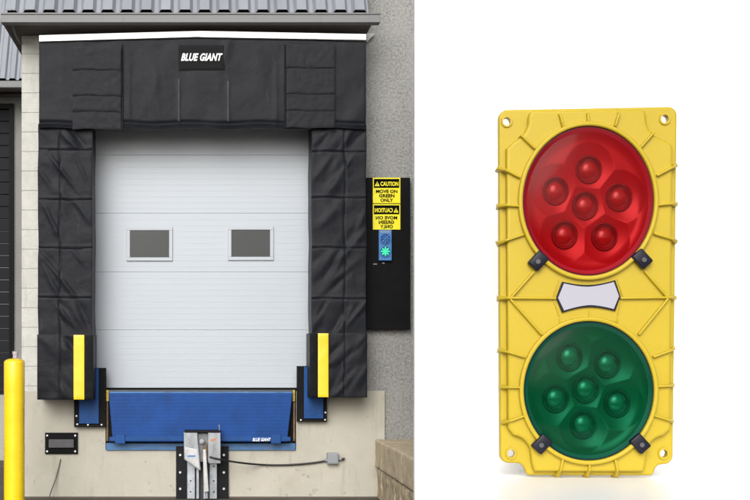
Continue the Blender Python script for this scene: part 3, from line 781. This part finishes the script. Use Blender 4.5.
ribs = [(557.5,108,563,129),(587.5,107.5,587.5,127),(620.5,107.5,614,129),
 (520.7,136,535,150),(652.8,134.5,638,151),
 (497,166,520,178.5),(496.6,205.2,522,207),(497,244,524,235),(679.8,164.6,655,178),(680.6,204.6,654,207),(680.2,243.4,652,235),
 (497.4,298,556,298.6),(679.4,298,619,298.6),(510,299,534,272),(510,299,542,335),(666,299,643,272),(666,299,637,335),
 (498.4,349,525,357),(499.2,387,522,387),(500.4,424,524,415.5),(677.8,347,651,357),(677.4,384.6,653,386),(676.6,422,652,414.5),
 (558.6,477.4,562.5,458),(588.8,477.4,588.8,460.5),(618,477.2,614,458)]
for r_ in ribs:
    L_ = math.hypot(r_[2]-r_[0], r_[3]-r_[1]); cut = 2.3 if (abs(r_[0]-589) > 85 or r_[1] < 110) else .2
    r_ = (r_[0]+(r_[2]-r_[0])*cut/L_, r_[1]+(r_[3]-r_[1])*cut/L_, r_[2], r_[3])
    if cut > 1 or r_[1] > 470:
        mxx, mzz = r_[0]+(r_[2]-r_[0])*8.5/L_, r_[1]+(r_[3]-r_[1])*8.5/L_
        rib(r_[0], r_[1], mxx, mzz, w=3.9, y0=-.186, ya=-.105, y1=-.02)
        rib(mxx-(r_[2]-r_[0])*1.2/L_, mzz-(r_[3]-r_[1])*1.2/L_, r_[2], r_[3], w=3.4, y0=-.186)
    else:
        rib(*r_, w=3.4, y0=-.186)
# moulded frame round the name label and short webs under it
for a_ in ((559,280,553,298),(553,298,559,316),(616.5,279,622,297),(622,297,617,315),(560,323,589,318),(589,318,617,322),(589,311,589,320),(560,316,560,324),(617,316,617,324)):
    rib(*a_, w=1.9, y0=-.160)
housing = H.build('housing', 'yel_h', sg, True)
# mounting hole eyelets
for (cx, cy) in ((508.6,120.8),(665.8,120.2),(513.0,453.8),(664.6,453.0)):
    me = curve_mesh([conv(ell(cx,cy,5.6,6.0,28)), conv(ell(cx,cy,3.6,4.0,28))], .008, .003)
    me.transform(Matrix.Translation((0,-.090,0))); link('mounting_eyelet', me, 'yel_h', housing, True)
def lens(name, c, leds, cov, refl, ledm, rim, label):
    cx, cy, rx, ry = c
    n, m_ = 96, 14
    def dome(y0, rise, sx):
        bm = bmesh.new(); top = bm.verts.new((lx(cx), y0-rise, lz(cy))); prev = None
        for j in range(1, m_+1):
            t = j/m_; yy = y0 - rise*(1-t**2.6)
            ring = [bm.verts.new((lx(cx)+rx*sx*t*XK*math.cos(2*math.pi*k/n), yy, lz(cy)+ry*sx*t*K*math.sin(2*math.pi*k/n))) for k in range(n)]
            for k in range(n):
                if prev is None: bm.faces.new((top, ring[k], ring[(k+1)%n]))
                else: bm.faces.new((prev[k], ring[k], ring[(k+1)%n], prev[(k+1)%n]))
            prev = ring
        bmesh.ops.recalc_face_normals(bm, faces=bm.faces)
        me = bpy.data.meshes.new(name); bm.to_mesh(me); bm.free(); return me
    cv = link(name, dome(-.150, .040, .985), cov, sg, True)
    tag(cv, label, None)
    me = curve_mesh([conv(ell(cx,cy,rx+.8,ry+.8)), conv(ell(cx,cy,rx-1.8,ry-1.8))], .04, .007)
    me.transform(Matrix.Translation((0,-.125,0))); link('lens_rim', me, rim, cv, True)
    # reflector with shallow cups
    bm = bmesh.new(); G = {}; st = 1.3
    import itertools
    N_ = 76
    for i in range(-N_, N_+1):
        for j in range(-N_, N_+1):
            u, v = i/N_, j/N_
            # square -> disc
            X = u*math.sqrt(1-v*v/2); Y = v*math.sqrt(1-u*u/2)
            px, py = cx+X*rx*.985, cy+Y*ry*.985
            h = 0
            for (qx, qy) in leds:
                r_ = math.hypot((px-qx)/.92, py-qy)
                if r_ < 13: h -= .05
            rm = min(math.hypot((px-qx)/.92, py-qy) for (qx, qy) in leds)
            h += .030*min(1.25, (rm/24)**2)          # one shallow bowl per LED, creased where bowls meet
            h += .05*max(0, (math.hypot(X, Y)-.80)/.2)**2
            G[i,j] = bm.verts.new((lx(px), -.090-h, lz(py)))
    for i in range(-N_, N_):
        for j in range(-N_, N_): bm.faces.new((G[i,j], G[i+1,j], G[i+1,j+1], G[i,j+1]))
    me = bpy.data.meshes.new('reflector'); bm.to_mesh(me); bm.free(); link('reflector', me, refl, cv, True)
    for (qx, qy) in leds:
        bm = bmesh.new(); prev = None; nn = 40
        prof_ = [(.10,-.062),(.35,-.064),(.6,-.072),(.8,-.084),(.93,-.098),(1.0,-.112),(1.07,-.116),(1.14,-.108),(1.20,-.085)]
        for t, yy in prof_:
            ring = [bm.verts.new((lx(qx)+12.4*t*.92*K*math.cos(2*math.pi*k/nn), yy, lz(qy)+12.8*t*K*math.sin(2*math.pi*k/nn))) for k in range(nn)]
            if prev:
                for k in range(nn): bm.faces.new((prev[k], ring[k], ring[(k+1)%nn], prev[(k+1)%nn]))
            prev = ring
        me = bpy.data.meshes.new('led_cup'); bm.to_mesh(me); bm.free(); link('led_cup', me, ledm, cv, True)
        q = MB(); q.sphere((lx(qx)+.3*K, -.066, lz(qy)), 9.4*K, .92, .42, 1.0, 24, 16)
        q.build('led', refl+'_led', cv, True)
lens('red_lens', RC, ((590,170),(557,191),(620,198),(586.5,206),(566,235),(605.5,237)), 'cover_r', 'refl_r', 'led_r', 'lens_rim_r', 'round red lens with six LED bumps')
lens('green_lens', GC, ((571,357),(608.5,364),(557,398.5),(618,403),(587,389),(584.5,424.5)), 'cover_g', 'refl_g', 'led_g', 'lens_rim_g', 'round dark green lens with six LED bumps')
for (cx, cy, a_) in ((537.6,261.5,42),(639.6,260.2,-42),(541,443,42),(637.6,442.2,-42)):
    t = Matrix.Translation((lx(cx), -.195, lz(cy))) @ Matrix.Rotation(R(a_), 4, 'Y')
    q = MB(); q.box(-.052, .052, -.022, .05, -.068, .068, .012, 3, t); c_ = q.build('lens_clip', 'clip', sg, True)
    q = MB(); tt = t @ Matrix.Translation((0,0,-.012)); t2 = bmesh.new(); bmesh.ops.create_cone(t2, cap_ends=True, segments=6, radius1=.022, radius2=.02, depth=.014)
    q.add(t2, tt @ Matrix.Translation((0,-.027,0)) @ Matrix.Rotation(R(90),4,'X')); q.build('clip_screw', 'bolt' if False else 'dark_grey', c_)
def lab(e):
    top = [(562+(614-562)*i/12, 282.3-1.3*i/12 + 4.0*math.sin(math.pi*i/12)) for i in range(13)]
    bot = [(614-(614-562)*i/12, 311.2+1.4*i/12 - 4.6*math.sin(math.pi*i/12)) for i in range(13)]
    pts = top+[(619.2,296.8)]+bot+[(556,298.2)]
    c0 = (588, 297)
    return [(p[0]+(e if p[0]>c0[0] else -e)*(.9 if abs(p[0]-588)>3 else 0), p[1]+(e if p[1]>c0[1] else -e)*(1 if abs(p[1]-297)>3 else 0)) for p in pts]
me = curve_mesh([conv(lab(.2))], .010, .003); me.transform(Matrix.Translation((0,-.162,0))); lo = link('label_plate', me, 'clip', sg)
me = curve_mesh([conv(lab(-1.7))], .005, .002); me.transform(Matrix.Translation((0,-.174,0))); link('label_face', me, 'label', lo)
LOCAL[0] = False

# ================================================================== LIGHT, WORLD, CAMERA
SUN_EL, SUN_AZ = 28.0, -14.0      # azimuth measured from straight behind the camera, negative = from the left
wd = bpy.data.worlds.new('World'); sc.world = wd; wd.use_nodes = True
nt = wd.node_tree; bg = nt.nodes['Background']
sky = nt.nodes.new('ShaderNodeTexSky'); sky.sky_type = 'NISHITA'; sky.sun_disc = False
sky.sun_elevation = R(SUN_EL); sky.sun_rotation = R(180 - SUN_AZ)
sky.air_density = 1.0; sky.dust_density = 3.5; sky.ozone_density = 1.0
hs_ = nt.nodes.new('ShaderNodeHueSaturation'); hs_.inputs['Saturation'].default_value = .30
nt.links.new(sky.outputs[0], hs_.inputs['Color']); nt.links.new(hs_.outputs[0], bg.inputs['Color'])
bg.inputs['Strength'].default_value = .15
sun = bpy.data.lights.new('sun', 'SUN'); sun.energy = 1.5; sun.angle = R(36); sun.color = (1, .985, .965)
so = bpy.data.objects.new('sun', sun); COL.objects.link(so)
dirv = Vector((math.sin(R(SUN_AZ))*math.cos(R(SUN_EL)), -math.cos(R(SUN_AZ))*math.cos(R(SUN_EL)), math.sin(R(SUN_EL))))
so.rotation_euler = dirv.to_track_quat('Z', 'Y').to_euler()
so.location = (0, -30, 20)

cam = bpy.data.cameras.new('camera'); co = bpy.data.objects.new('camera', cam); COL.objects.link(co)
co.location = (0, -D, CZ); co.rotation_euler = (R(90), 0, 0)
cam.sensor_fit = 'HORIZONTAL'; cam.sensor_width = 36; cam.lens = 36*F/750
cam.shift_x = (375-VX)/750; cam.shift_y = (VY-250)/750
cam.clip_start = .1; cam.clip_end = 500
sc.camera = co
vs = sc.view_settings
vs.view_transform = 'Standard'; vs.look = 'None'; vs.gamma = 1; vs.use_curve_mapping = False
vs.exposure = EXPO = 0.35
sc.cycles.max_bounces = 8; sc.cycles.transparent_max_bounces = 8
